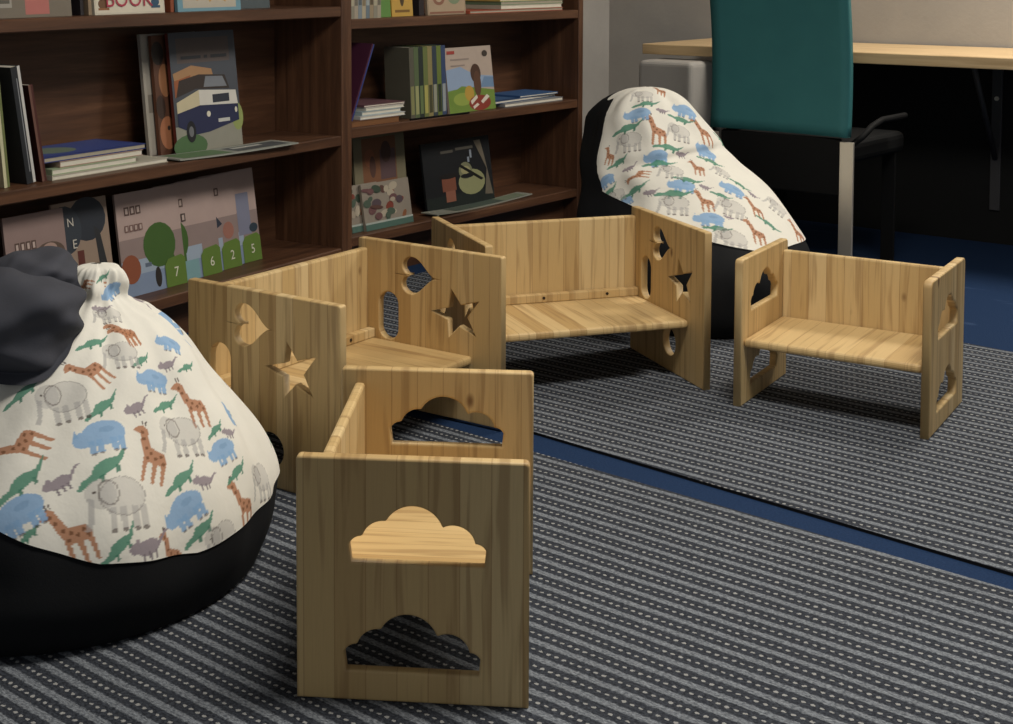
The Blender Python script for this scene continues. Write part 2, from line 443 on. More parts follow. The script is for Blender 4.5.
def m_face(c, x, dep, z, lean=0, turn=0):      # front cover to the room
    return Matrix.Translation(c.w3(x, dep, z)) @ Matrix.Rotation(c.a+turn, 4, 'Z') @ Matrix.Rotation(-lean, 4, 'X')
def m_spine(c, x, dep, z, lean=0):             # spine to the room, x = right-hand side of the book at its foot
    return Matrix.Translation(c.w3(x, dep, z)) @ Matrix.Rotation(c.a+math.pi/2, 4, 'Z') @ Matrix.Rotation(lean, 4, 'X')
def m_flat(c, x, dep, z, t, turn=0, spine_out=False):   # lying, front cover up
    m = Matrix.Translation(c.w3(x, dep, z+t)) @ Matrix.Rotation(c.a+turn, 4, 'Z')
    if spine_out: m = m @ Matrix.Rotation(math.pi/2, 4, 'Z')
    return m @ Matrix.Rotation(-math.pi/2, 4, 'X')
def xspan(c, p0, p1, y, dep):
    a, b = c.pl(p0, y, dep)[0], c.pl(p1, y, dep)[0]; return a, b-a
EPS = .0006
# --- bookcase 1, bottom shelf: books shown face out
zC, zB, zA = K1.z[0], K1.z[1], K1.z[2]
def tree_art(extra, number_col='5f7a33', tree='41602a'):
    return [('8f7d78', R4(0, 0, 1, 1)), ('b09a92', R4(0, .55, 1, 1)), ('7f8fa8', R4(0, 0, 1, .22)), ('9aa8b8', R4(0, .2, .7, .34))] + extra + [(number_col, [(.66, 0), (1, 0), (1, .26), (.94, .30), (.72, .28), (.66, .22)])]
def tiles(x, y, n, col='5a463f', s=.075):
    out = []
    for i in range(n):
        out += [(col, R4(x+i*s*1.2, y, x+i*s*1.2+s, y+s*1.1)), ('b8a59c', R4(x+i*s*1.2+s*.25, y+s*.2, x+i*s*1.2+s*.75, y+s*.9))]
    return out
fan = [  # number, right edge px at foot, depth
 ('7', 187, .080, [('41602a', oval(.62, .44, .26, .22)), ('41602a', [(.70, .25), (.80, .12), (.84, .3), (.74, .4)]), ('8b4f36', oval(.14, .26, .15, .14)), ('5f6b7d', R4(.36, .25, .46, .29)), ('2c2724', oval(.55, .13, .05, .1))] + tiles(.12, .78, 3) + tiles(.1, .62, 4, '7a5f58', .06)),
 ('6', 222, .092, [('41602a', oval(.30, .42, .18, .2)), ('41602a', R4(.3, .12, .42, .4)), ('7aa0a4', R4(.28, 0, .62, .2))] + tiles(.1, .75, 4) + tiles(.3, .6, 2, '4a3d3a')),
 ('2', 242, .104, [('2d3442', [(.30, .9), (.36, .35), (.72, .48), (.5, .68)]), ('9a6a5c', oval(.82, .4, .1, .09)), ('2d3c48', oval(.3, .32, .12, .06))] + tiles(.45, .78, 3)),
 ('5', 262, .116, [('7d7f92', R4(.62, .3, .86, .75)), ('2d3c48', oval(.9, .36, .08, .05)), ('6a6c80', R4(.3, .4, .5, .8))] + tiles(.3, .82, 3)),
]
FANLAB = {'7': 'numbered reading book with a large green tree and orange round figure', '6': 'numbered reading book with a narrow green tree above pale water',
          '2': 'numbered reading book with a dark blue pennant shape on its cover', '5': 'numbered reading book at the end of the fan, its whole right edge bare'}
for num, pr, dep, ex in fan:
    xr = K1.pl(pr, 262-(pr-187)*.2, dep)[0]; wd = .262; hh = .302
    b = book(m_face(K1, xr-wd, dep, zC+EPS, math.radians(8)), wd, hh, .0075, 'a08a82', FANLAB[num],
             art=tree_art(ex), texts=[(num, .84, .09, .042, 'd8d6c4')], group='numbered books fanned out on the bottom shelf', name='reading_book')
xr = K1.pl(117, 285, .062)[0]
book(m_face(K1, xr-.205, .062, zC+EPS, math.radians(8)), .205, .31, .008, '8a7468', 'picture book with a dark leaning tree and white letters N and E',
     art=[('94806f', R4(0, 0, 1, 1)), ('2b3038', oval(.62, .82, .34, .20)), ('343a42', oval(.2, .75, .3, .22)), ('2b2c2e', [(.72, .75), (.82, .7), (.98, .1), (.80, .08)]), ('5d2f28', R4(.38, .2, .5, .55)), ('6b7a44', oval(.64, .22, .14, .12)), ('4a6a34', oval(.95, .12, .14, .12))],
     texts=[('N', .30, .78, .034, 'c9c4b8'), ('E', .34, .58, .036, 'c9c4b8')])
xr = K1.pl(74, 290, .050)[0]
book(m_face(K1, xr-.21, .050, zC+EPS, math.radians(8)), .21, .30, .008, '85706a', 'dull pink picture book with rows of letter tiles behind the dark jacket',
     art=[('8d7771', R4(0, 0, 1, 1)), ('5c4b40', oval(.72, .62, .25, .1)), ('a58a7e', oval(.72, .66, .12, .05)), ('5b6036', oval(.8, .3, .2, .14)), ('33362c', oval(.95, .4, .1, .12))] + tiles(.15, .68, 4) + tiles(.1, .5, 5, '6a4a48') + tiles(.1, .36, 5, '6a4a48'))
# --- bookcase 1, middle shelf
def lean_row(c, z, items, dep, group=None):
    for (px, t, w, h, lean, col, label, spine) in items:
        x = c.pl(px, 185, dep)[0]
        book(m_spine(c, x, dep, z+EPS+math.sin(max(lean, 0))*0, lean), w, h, t, col, label, spine=spine, group=group)
def m_spine_lean(c, xfoot_right, dep, z, lean, t):
    """spine out, top tipped to the left by `lean`; rests on its left-bottom edge"""
    return Matrix.Translation(c.w3(xfoot_right, dep, z+EPS+t*math.sin(lean))) @ Matrix.Rotation(c.a+math.pi/2, 4, 'Z') @ Matrix.Rotation(lean*-1, 4, 'X')
for px, t, h, lean, col, label, sp in [
  (10, .018, .31, .10, 'c9c4a0', 'cream and green spined book leaning at the left end of the shelf', [('6d7448', R4(0, 0, .45, 1))]),
  (36, .030, .315, .16, '25282c', 'black and white spined book leaning beside the cream spined book', [('c8c6c0', R4(0, 0, .3, 1)), ('8d8f92', R4(.45, .1, .55, .9))]),
  (47, .016, .265, .17, '4c2722', 'thin maroon spined book leaning beside the black and white book', [('6b4a40', R4(.5, 0, 1, 1))])]:
    x = K1.pl(px, 187 if px < 40 else 180, .045)[0]
    book(m_spine_lean(K1, x, .045, zB, lean, t), .19, h, t, col, label, spine=sp, name='storybook')
# lying stack
stackz = zB+EPS
for p0, p1, dep, t, wd2, cov, pgs, label in [
  (52, 168, .040, .013, .20, 'b9b4a2', PAPER, 'pale wide booklet at the bottom of the lying stack'),
  (52, 137, .042, .016, .20, '9fae8c', PAPER, 'pale green book lying second from the bottom of the stack'),
  (60, 143, .048, .017, .19, 'a98f80', PAPER, 'pinkish beige book lying under the blue book'),
  (44, 146, .050, .015, .20, '33407a', PAPER2, 'blue covered book on top of the lying stack')]:
    x0, wd = xspan(K1, p0, p1, 165, dep)
    book(m_flat(K1, x0, dep, stackz, t, 0), wd, wd2, t, cov, label, pages=pgs, name='storybook',
         art=[('3f4f8c', R4(.05, .05, .95, .95)), ('6f7f70', oval(.3, .5, .2, .3))] if 'blue covered' in label else None)
    stackz += t+EPS
# standing books by the truck book
x0, wd = xspan(K1, 150, 205, 150, .175)
book(m_face(K1, x0, .175, zB+EPS, math.radians(6)), wd, .37, .012, 'a39c90', 'tall pale grey book peeking out left of the brown patterned book', art=[('aca598', R4(.02, .01, .98, .99)), ('857d72', R4(.05, .35, .4, .5))], name='storybook')
x0, wd = xspan(K1, 161, 210, 152, .155)
book(m_face(K1, x0, .155, zB+EPS, math.radians(6)), wd, .365, .012, '6e4430', 'orange brown patterned book between the pale grey book and the truck book',
     art=[('5a3a2a', R4(0, 0, 1, 1)), ('2e2620', oval(.1, .85, .12, .1)), ('9a6a48', oval(.2, .62, .12, .14)), ('3a2a22', oval(.08, .40, .09, .1)), ('a06848', oval(.18, .18, .16, .14)), ('2e2620', oval(.2, .22, .03, .02))], name='storybook')
x0, wd = xspan(K1, 178, 243, 150, .13)
book(m_face(K1, x0, .13, zB+EPS, math.radians(6)), wd, .372, .012, '5a5f66', 'grey blue picture book with a white and navy truck on its cover', spine=[('6a3028', R4(0, 0, 1, 1))],
     art=[('4c5057', R4(0, 0, 1, 1)), ('5d5350', R4(.1, .74, .9, .95)), ('8f8d80', R4(0, 0, 1, .22)), ('4c6a44', oval(.2, .05, .25, .1)), ('8f9a5c', oval(.95, .25, .09, .12)),
          ('a8815c', [(.02, .66), (.3, .72), (.6, .68), (.62, .62), (.3, .58), (.05, .52)]), ('9a5a38', [(.03, .60), (.28, .64), (.22, .5), (.03, .46)]),
          ('39302c', [(.04, .46), (.34, .52), (.86, .5), (.8, .62), (.4, .64), (.1, .6)]), ('7c8086', [(.46, .53), (.82, .52), (.76, .61), (.5, .62)]),
          ('c9bd9c', [(.04, .32), (.04, .42), (.38, .51), (.38, .38)]), ('d4d0c6', [(.38, .38), (.38, .51), (.95, .48), (.97, .36)]), ('30343f', R4(.58, .39, .84, .46)),
          ('272c4c', [(.04, .22), (.04, .33), (.38, .38), (.97, .36), (.97, .22), (.5, .15), (.3, .14)]), ('1c1d20', oval(.22, .17, .07, .09)), ('6b6d70', oval(.22, .17, .035, .045)),
          ('d9d4c0', oval(.50, .30, .03, .025)), ('d9d4c0', oval(.93, .31, .02, .025)), ('c2c2bc', R4(.64, .22, .82, .25)),
          ('33363b', R4(.15, .775, .45, .80)), ('33363b', R4(.5, .775, .55, .80)), ('33363b', R4(.6, .775, .85, .80))])
def magazine(c, p0, p1, pyf, dep0, dep1, z, turn, label, cover, art, curl=.012, name='magazine'):
    """thin open-covered magazine lying flat with a lifted edge"""
    x0, wd = xspan(c, p0, p1, pyf, dep0); hd = dep1-dep0; n = 12
    bm = bmesh.new(); t = .004
    def zc(i, j): u = i/n; return curl*(u**3)*.3 + curl*.5*(1-u)**4
    top = [[bm.verts.new((wd*i/n, hd*j/4, zc(i, j)+t)) for j in range(5)] for i in range(n+1)]
    bot = [[bm.verts.new((wd*i/n, hd*j/4, zc(i, j) if i not in (0,) else zc(i, j))) for j in range(5)] for i in range(n+1)]
    for i in range(n):
        for j in range(4):
            bm.faces.new((top[i][j], top[i+1][j], top[i+1][j+1], top[i][j+1])); bm.faces.new((bot[i][j], bot[i][j+1], bot[i+1][j+1], bot[i+1][j]))
        bm.faces.new((top[i][0], bot[i][0], bot[i+1][0], top[i+1][0])); bm.faces.new((top[i][4], top[i+1][4], bot[i+1][4], bot[i][4]))
    for i in (0, n):
        for j in range(4): bm.faces.new((top[i][j], top[i][j+1], bot[i][j+1], bot[i][j]))
    bmesh.ops.recalc_face_normals(bm, faces=bm.faces[:])
    zmin = min(v.co.z for v in bm.verts)
    for v in bm.verts: v.co.z -= zmin
    me = bpy.data.meshes.new(name); bm.to_mesh(me); bm.free()
    o = link(name, me, pmat(cover), None, Matrix.Translation(c.w3(x0, dep0, z+EPS)) @ Matrix.Rotation(c.a+turn, 4, 'Z'))
    tag(o, label, 'magazine')
    # print follows the curl: small quads
    faces, verts, idx, mats = [], [], [], []
    for col, (a0, b0, a1, b1) in art:
        m = pmat(col); mats.append(m) if m not in mats else None
        for i in range(n):
            u0, u1 = max(a0, i/n), min(a1, (i+1)/n)
            if u1 <= u0: continue
            b = len(verts)
            for u, v in ((u0, b0), (u1, b0), (u1, b1), (u0, b1)):
                k = min(int(u*n), n-1) if u == u0 else i; f = u*n-i
                zz = zc(i, 0)*(1-f)+zc(i+1, 0)*f
                verts.append((wd*u, hd*v, zz+t-zmin+.0004+.0001*len(mats)))
            faces.append((b, b+1, b+2, b+3)); idx.append(mats.index(m))
    pm = bpy.data.meshes.new('page_print'); pm.from_pydata(verts, [], faces)
    for m in mats: pm.materials.append(m)
    pm.polygons.foreach_set('material_index', idx); link('page_print', pm, None, o)
    return o
magazine(K1, 180, 292, 150, .004, .122, zB, math.radians(-3), 'open pale green magazine lying before the truck book', '9a9c92',
         [('5f7a55', (.05, .1, .45, .9)), ('55585a', (.5, .15, .95, .8)), ('b8b8b0', (.55, .5, .8, .7))], .010)
# --- bookcase 1, top visible shelf (feet of books)
x0, wd = xspan(K1, -30, 72, 20, .05)
book(m_face(K1, x0, .05, zA+EPS, math.radians(5)), wd, .27, .012, '6e6658', 'grey olive picture book with a pink block on its cover', art=[('756c5e', R4(0, 0, 1, 1)), ('b06a62', R4(.53, .03, .77, .9)), ('9a958a', R4(.2, .1, .4, .3)), ('5c584e', R4(.22, .14, .38, .18))])
for p, t, col, lab, dep in [(84, .012, '2e2a2c', 'thin black spined book left of the BOOK cover', .06), (92, .012, '8d7a62', 'thin tan spined book touching the BOOK cover', .05)]:
    x = K1.pl(p, 12, dep)[0]; book(m_spine_lean(K1, x, dep, zA, .06, t), .18, .25, t, col, lab, name='storybook')
x0, wd = xspan(K1, 95, 165, 12, .045)
book(m_face(K1, x0, .045, zA+EPS, math.radians(5)), wd, .25, .014, 'c9c1ae', 'white picture book with red BOOK lettering on its cover',
     art=[('d2cab6', R4(.02, .02, .98, .98)), ('6a4a30', oval(.12, .12, .07, .06)), ('8a5a38', R4(.05, .05, .2, .075)), ('5a3a28', R4(.08, .16, .18, .20)), ('2c5068', oval(.86, .13, .06, .05)), ('2c5068', R4(.8, .06, .93, .09)), ('29404f', R4(.83, .17, .92, .2)), ('b03a48', R4(.1, .55, .9, .6))],
     texts=[('BOOK', .48, .085, .066, 'a83a4c')])
x = K1.pl(174, 12, .05)[0]
book(m_spine_lean(K1, x, .05, zA, .03, .014), .18, .25, .014, '8a4a30', 'orange brown spined book right of the BOOK cover', name='storybook')
x0, wd = xspan(K1, 178, 241, 10, .05)
book(m_face(K1, x0, .05, zA+EPS, math.radians(5)), wd, .25, .012, '6f98a6', 'pale blue bordered picture book with a yellow figure', art=[('b8b0a0', R4(.08, .04, .92, .95)), ('b8924a', [(.2, .3), (.3, .12), (.42, .25), (.5, .1), (.6, .22), (.75, .1), (.82, .4), (.5, .6)]), ('c9a860', oval(.5, .5, .22, .2))])
x0, wd = xspan(K1, 243, 270, 8, .11)
book(m_face(K1, x0-.1, .11, zA+EPS, math.radians(5)), wd+.1, .26, .012, '4d575a', 'dark grey blue book standing behind the pale blue bordered book')
# --- bookcase 2, top visible shelf
z1, z2, z3 = K2.z[2], K2.z[1], K2.z[0]
ORD = ['first', 'second', 'third', 'fourth', 'fifth', 'sixth', 'seventh', 'eighth']
thin = [('8d8878', 'b0a890'), ('a59a88', '6f6a5e'), ('7f8a90', '5a646a'), ('b0a48c', '8a7a60'), ('6f7c84', 'a0a8a8'), ('99876c', '5f5340')]
x = K2.t+.004; t0 = (K2.pl(381, 12, .01)[0]-x)/8-.0008
for i in range(8):
    t = t0; a, b = thin[i % 6]
    x += t+.0008
    book(m_spine_lean(K2, x, .01, z1, .0, t), .17, .22+.008*(i % 3), t, a, ORD[i]+' thin pale spined reader counted from the bookcase divider, on the upper shelf', spine=[(b, R4(.1, .2, .9, .5))], group='thin readers by the bookcase divider', name='reader_book')
for p0, p1, col, lab, ar in [(381, 391, '5f8a44', 'narrow green book standing left of the yellow picture book', None),
     (392, 413, 'b58f3c', 'yellow picture book with dark figure on upper shelf', [('c09a48', R4(0, 0, 1, 1)), ('4a3a22', oval(.5, .35, .12, .2)), ('7a5a2a', R4(.15, .06, .85, .1))])]:
    x0, wd = xspan(K2, p0, p1, 10, .055)
    book(m_face(K2, x0, .055, z1+EPS, math.radians(4)), wd, .24, .010, col, lab, art=ar)
x = K2.pl(424, 10, .055)[0]
book(m_spine_lean(K2, x, .055, z1, .03, .028), .17, .25, .028, '2c2628', 'thick black spined book beside the yellow picture book', name='storybook')
x0, wd = xspan(K2, 428, 466, 8, .05)
book(m_face(K2, x0, .05, z1+EPS, math.radians(5)), wd, .24, .012, 'a08c74', 'pinkish beige picture book with scrolling pattern', art=[('ab967c', R4(.03, .03, .97, .97)), ('8a5f4c', oval(.3, .25, .15, .1)), ('b8a68c', oval(.3, .25, .08, .05)), ('7a8a6c', oval(.7, .3, .18, .14)), ('8a5f4c', R4(.05, .02, .95, .05))])
sz = z1+EPS
for p0, p1, t, col, pg, lab, dep in [(470, 563, .012, 'a8543e', PAPER2, 'red covered book at the bottom of the upper lying stack', .03), (501, 562, .016, 'c2bca8', PAPER, 'white book second in the upper lying stack', .035), (501, 563, .014, '6f8a6c', PAPER2, 'green book third in the upper lying stack', .035), (500, 562, .008, 'c0b060', PAPER, 'yellow book on top of the upper lying stack', .035)]:
    x0, wd = xspan(K2, p0, p1, 10, dep)
    book(m_flat(K2, x0, dep, sz, t), wd, .2, t, col, lab, pages=pg, name='storybook', spine=None); sz += t+EPS
x0, wd = xspan(K2, 468, 499, 8, .10)
book(m_face(K2, x0, .235, z1+EPS, math.radians(3)), wd+.05, .21, .03, '857c6c', 'thick greyish book standing behind the upper lying stack', name='storybook')
# --- bookcase 2, middle shelf
xb = K2.t+.006
x0, wd = xspan(K2, 356, 400, 118, .02)
book(m_flat(K2, K2.t+.012, .012, z2+EPS, .022), wd+.02, .22, .022, '6a4630', 'thick brown book lying under the leaning maroon folder', name='storybook', pages=plain('7d5638', .7, .2))
zz = z2+EPS*2+.022
for p0, p1, t, col, lab, dep in [(358, 412, .012, 'c4c6c4', 'white booklet lying on the thick brown book', .02), (362, 410, .014, '9fb0b4', 'pale blue book lying in the middle of the white booklets', .025), (366, 413, .012, 'cfccc0', 'cream booklet lying above the pale blue book', .03), (364, 414, .008, '6a4a50', 'thin plum booklet on top of the white booklets', .035)]:
    x0, wd = xspan(K2, p0, p1, 105, dep)
    book(m_flat(K2, max(x0, K2.t+.066), dep, zz, t), wd-.05, .19, t, col, lab, name='storybook'); zz += t+EPS
# folder leans against the divider, above the white booklets
m = Matrix.Translation(K2.w3(K2.t+.018, .014, z2+EPS*2+.0225)) @ Matrix.Rotation(K2.a+math.pi/2, 4, 'Z') @ Matrix.Rotation(math.radians(24), 4, 'X')
book(m, .20, .285, .012, '4b2238', 'tall maroon folder with blue edge leaning by the bookcase divider', spine=[('34407c', R4(0, 0, .5, 1))], name='folder', cat='folder')
cols = [('5c594c', '8a8a5c'), ('596848', 'a0a070'), ('2c3430', '6a7a50'), ('6a7444', 'b0a860'), ('8f8458', '4a4a34'), ('38424c', '9a9a88'), ('6b7a3c', '303830'), ('3a4a6a', '9aa0a0')]
x = K2.pl(411, 108, .045)[0]; x1 = K2.pl(447, 107, .045)[0]; t = (x1-x)/8-.0008
for i, (a, b) in enumerate(cols):
    x += t+.0008
    book(m_spine_lean(K2, x, .045, z2, math.radians(3), t), (.12 if i else .12), .262, t, a, ORD[7-i]+' thin dark spined reader counted from the striped-shirt child book', spine=[(b, R4(.15, .05, .85, .45))], group='thin green readers on the middle shelf', name='reader_book')
x0, wd = xspan(K2, 449, 495, 107, .045)
book(m_face(K2, x0+.002, .042, z2+EPS, math.radians(7)), wd, .250, .010, 'b5a594', 'picture book with a child in a striped shirt on a green field',
     art=[('b3a294', R4(0, 0, 1, 1)), ('8fa2bc', [(0, .32), (1, .36), (1, .52), (.6, .56), (.3, .7), (0, .66)]), ('6f8aa8', [(.7, .36), (1, .34), (1, .5), (.8, .52)]), ('6f8a3c', [(0, 0), (1, 0), (1, .30), (.6, .36), (.3, .40), (.2, .36), (0, .34)]), ('8fa04a', oval(.3, .2, .2, .1)), ('b89440', oval(.45, .28, .1, .12)),
          ('4a3226', oval(.62, .58, .11, .15)), ('5c3e2e', oval(.64, .42, .08, .2)), ('8a3a2c', oval(.66, .12, .24, .12)), ('d8d0c0', [(.48, .1), (.62, .2), (.6, .25), (.46, .16)]), ('d8d0c0', [(.72, .1), (.88, .2), (.82, .24), (.68, .14)]), ('d8d0c0', [(.52, .03), (.64, .09), (.6, .12), (.5, .07)]),
          ('3c342e', oval(.85, .88, .06, .05)), ('93857c', R4(.1, .80, .5, .825)), ('93857c', R4(.1, .71, .4, .73)), ('a04038', R4(.04, .90, .2, .95))])
pen = link('pencil', tube_mesh([(0, 0, 0), (.34, 0, 0)], .0035, 6), BLACKP, None, Matrix.Translation(K2.w3(K2.pl(410, 111, .012)[0], .012, z2+.0036)) @ Matrix.Rotation(K2.a-.03, 4, 'Z'))
tag(pen, 'long black stick lying on the shelf before the readers', 'stick'); pen.name = 'black_stick'
sz = z2+EPS
for p0, p1, t, col, lab, dep, tn in [(505, 563, .014, '8a8d90', 'grey white book at the bottom of the blue lying pair', .03, 0), (495, 560, .012, '2f4a72', 'dark blue book lying on the grey white book', .045, .05), (520, 558, .008, '3f5f8c', 'small bright blue booklet on top of the dark blue book', .055, .0)]:
    x0, wd = xspan(K2, p0, p1, 100, dep)
    book(m_flat(K2, x0, dep, sz, t, tn), wd, .17, t, col, lab, name='storybook', art=[('46658e', R4(.1, .1, .6, .8)), ('2a3c58', R4(.65, .2, .95, .9))] if 'blue' in lab[:12] else None); sz += t+EPS
# --- bookcase 2, bottom shelf
x0, wd = xspan(K2, 360, 410, 200, .13)
book(m_face(K2, x0, .14, z3+EPS, math.radians(5)), wd+.005, .335, .010, '77705a', 'large olive book with a brown picture standing behind the comic-strip books',
     art=[('7c745c', R4(0, 0, 1, 1)), ('7d553c', R4(.16, .40, .82, .92)), ('5f4a4c', R4(.5, .45, .8, .78)), ('8d5a40', oval(.3, .7, .1, .1)), ('5a4038', oval(.35, .6, .06, .12)), ('4f3a34', oval(.62, .75, .1, .12))])
def comic(seed):
    r = random.Random(seed); out = [('8f8578', R4(0, 0, 1, 1))]
    for i in range(26):
        out.append((r.choice(['5c4038', '8a5a3c', '3c4a3c', 'a89a88', '6a4a4a', '4c5a4c', 'b0a490', '7c3c30', '54464c']), oval(r.uniform(.08, .92), r.uniform(.2, .9), r.uniform(.04, .10), r.uniform(.05, .14), 10, r.uniform(0, 3))))
    return out + [('4f6a60', R4(0, .0, 1, .14)), ('a8b0a8', R4(0, .13, 1, .17))]
for i, (p0, p1, dep, lab) in enumerate([(352, 366, .050, 'comic-strip picture book partly behind the other, by the bookcase divider'), (366, 413, .035, 'comic-strip picture book with a pale lower border, shown face out')]):
    xe, we = xspan(K2, p0, p1, 215, dep)
    xe = max(xe, K2.t+.003); wl = .16 if i == 0 else we
    book(m_face(K2, xe, dep, z3+EPS, math.radians(9)), wl, .165, .010, '8f8578', lab, art=comic(i))
x0, wd = xspan(K2, 431, 498, 190, .085)
book(m_face(K2, x0, .10, z3+EPS, math.radians(8)), wd, .262, .010, '14161a', 'black picture book with a pale moonlit round shape and small figure',
     art=[('15171a', R4(0, 0, 1, 1)), ('1d2422', R4(0, 0, 1, .2)), ('8f9068', oval(.68, .34, .20, .19)), ('77785c', oval(.60, .52, .10, .13)), ('15171a', oval(.62, .44, .1, .035)), ('a09a70', oval(.60, .53, .07, .06)), ('171513', [(.5, .6), (.54, .62), (.86, .36), (.82, .34)]),
          ('6a6254', [(.76, .95), (.86, .95), (.9, .72), (.98, .1), (.86, .12), (.92, .5), (.82, .78)]), ('7a4a38', R4(.24, .26, .44, .46)), ('8a5a48', R4(.28, .1, .42, .26)), ('1a1614', oval(.34, .48, .14, .04)), ('5c5850', R4(.26, .82, .44, .86)), ('5c5850', R4(.48, .84, .74, .88)), ('88909a', R4(.68, .7, .71, .82)), ('88909a', R4(.64, .64, .67, .72))])
magazine(K2, 437, 537, 196, .015, .09, z3, math.radians(2), 'thin curled booklet lying before the black picture book', '8d8f84', [('4a564e', (.2, .1, .7, .95)), ('77806c', (.7, .1, .95, .9))], .022, 'booklet')

# ------------------------------------------------------------------ desk, bracket, pillar
DT, DB, DF, DE = .781, .738, 5.21, 3.06
desk = link('wall_desk', box_mesh(5.2, WU-.013-DF, DT-DB, .004, (0, 0, 0)), DESK, None, frame(UV(DF, DE, DB), -VH, UH, Z))
tag(desk, 'long pale wooden desk top fixed along the wall', 'desk')
def bracket(v):
    r = empty('desk_bracket', UV(WU-.012, v, DB), KTH); tag(r, 'dark steel wall bracket with slanting strut under the desk', 'bracket')
    X, Y = Vector((1, 0, 0)), Vector((0, 1, 0))
    link('upright', box_mesh(.012, .04, .61, .002, (1, .5, 1)), STEEL, r)
    link('arm', box_mesh(.46, .03, .012, .001, (1, .5, 1)), STEEL, r, frame((-.0125, 0, 0), X, Y, Z))
    link('strut', tube_mesh([(-.30, 0, -.013), (-.014, 0, -.40)], .011, 8), STEEL, r)
    link('bolt', tube_mesh([(-.0125, 0, -.16), (-.017, 0, -.16)], .009, 10), CHROME, r)
    return r
bracket(1.812)
pil = empty('support_pillar', UV(5.09, 2.887, FZ), KTH)
tag(pil, 'grey plastered pillar with rounded top edges at the end of the desk', 'pillar')
link('shaft', box_mesh(.20, .25, .727, .022, (0, .5, 0), 4), PLASTER, pil)

# ------------------------------------------------------------------ teal chair
tc = empty('office_chair', (1.305, 5.0, FZ), KTH-.03); tag(tc, 'teal high-backed chair with chrome legs pushed up to the desk', 'chair')
# local: +x towards the desk, y across
bm = bmesh.new(); nx, nz = 14, 16; g0, g1 = [], []
for i in range(nx+1):
    r0, r1 = [], []
    for k in range(nz+1):
        y = -.262+.524*i/nx; z = .525+(.62)*k/nz
        x = .02*(1-(2*i/nx-1)**2) - .05*(k/nz)**1.5 + .02*math.sin(math.pi*k/nz)
        wsc = 1-.008*(k/nz)
        r0.append(bm.verts.new((x, y*wsc, z))); r1.append(bm.verts.new((x+.035, y*wsc, z)))
    g0.append(r0); g1.append(r1)
for i in range(nx):
    for k in range(nz):
        bm.faces.new((g0[i][k], g0[i][k+1], g0[i+1][k+1], g0[i+1][k])); bm.faces.new((g1[i][k], g1[i+1][k], g1[i+1][k+1], g1[i][k+1]))
for i in range(nx):
    for k in (0, nz): bm.faces.new((g0[i][k], g0[i+1][k], g1[i+1][k], g1[i][k]))
for k in range(nz):
    for i in (0, nx): bm.faces.new((g0[i][k], g0[i][k+1], g1[i][k+1], g1[i][k]))
bmesh.ops.recalc_face_normals(bm, faces=bm.faces[:])
me = bpy.data.meshes.new('backrest'); bm.to_mesh(me); bm.free()
for p in me.polygons: p.use_smooth = True
link('backrest', me, TEAL, tc)
link('seat', box_mesh(.46, .50, .08, .025, (0, .5, 0), 3), BLACKP, tc, Matrix.Translation((.075, 0, .425)))
link('back_spar', box_mesh(.02, .46, .20, .006, (0, .5, 0)), BLACKP, tc, Matrix.Translation((.020, 0, .318)))
for s in (-1, 1):
    link('leg', box_mesh(.010, .05, .49, .002, (.5, .5, 0)), CHROME, tc, Matrix.Translation((.012, s*.258, .02)))
    link('leg', box_mesh(.012, .05, .43, .002, (.5, .5, 0)), BLACKP, tc, Matrix.Translation((.47, s*.215, .02)))
    link('runner', box_mesh(.50, .05, .012, .002, (0, .5, 0)), BLACKP, tc, Matrix.Translation((-.005, s*.223, .008)))
    link('armrest', tube_mesh([(.05, s*.262, .50), (.075, s*.285, .525), (.12, s*.30, .56), (.2, s*.30, .575), (.40, s*.30, .575)], .011, 10), BLACKP, tc)

# ------------------------------------------------------------------ bean bags
def smooth_interp(x, xs, ys):
    """monotone-ish cubic through control points"""
    xs = np.array(xs, float); ys = np.array(ys, float)
    d = np.diff(ys)/np.diff(xs); m = np.zeros_like(ys); m[1:-1] = (d[:-1]*np.diff(xs)[1:]+d[1:]*np.diff(xs)[:-1])/(xs[2:]-xs[:-2]); m[0], m[-1] = d[0], d[-1]
    sgn = np.zeros_like(m); sgn[1:-1] = (d[:-1]*d[1:] > 0); sgn[0] = sgn[-1] = 1; m = np.where(sgn > 0, m, 0)
    i = np.clip(np.searchsorted(xs, x)-1, 0, len(xs)-2); h = xs[i+1]-xs[i]; t = (x-xs[i])/h
    return (2*t**3-3*t**2+1)*ys[i]+(t**3-2*t**2+t)*h*m[i]+(-2*t**3+3*t**2)*ys[i+1]+(t**3-t**2)*h*m[i+1]
class Bag:
    def __init__(s, rings, bumps, fold):
        # rings: (z, cx, cy, rx, ry) from floor to tip
        R = np.array(rings, float); s.R = R; s.bumps = bumps; s.fold = fold
        dl = np.sqrt(np.diff(R[:, 0])**2+np.diff(R[:, 3])**2+.25*np.diff(R[:, 1])**2); s.k = np.concatenate([[0], np.cumsum(dl)]); s.k /= s.k[-1]
    def P(s, th, q, out=0.):
        z, cx, cy, rx, ry = [smooth_interp(q, s.k, s.R[:, i]) for i in range(5)]
        amp = np.clip((z-.02)/.1, 0, 1)*np.clip(rx/.12, .15, 1)
        b = sum(a*np.sin(n*th+p+m*z*9) for a, n, m, p in s.bumps)*amp
        b = b + s.fold(th, z)
        rx, ry = rx+b+out, ry+b+out
        return np.stack([cx+rx*np.cos(th), cy+ry*np.sin(th), np.maximum(z+out*.35, .0005)], -1)
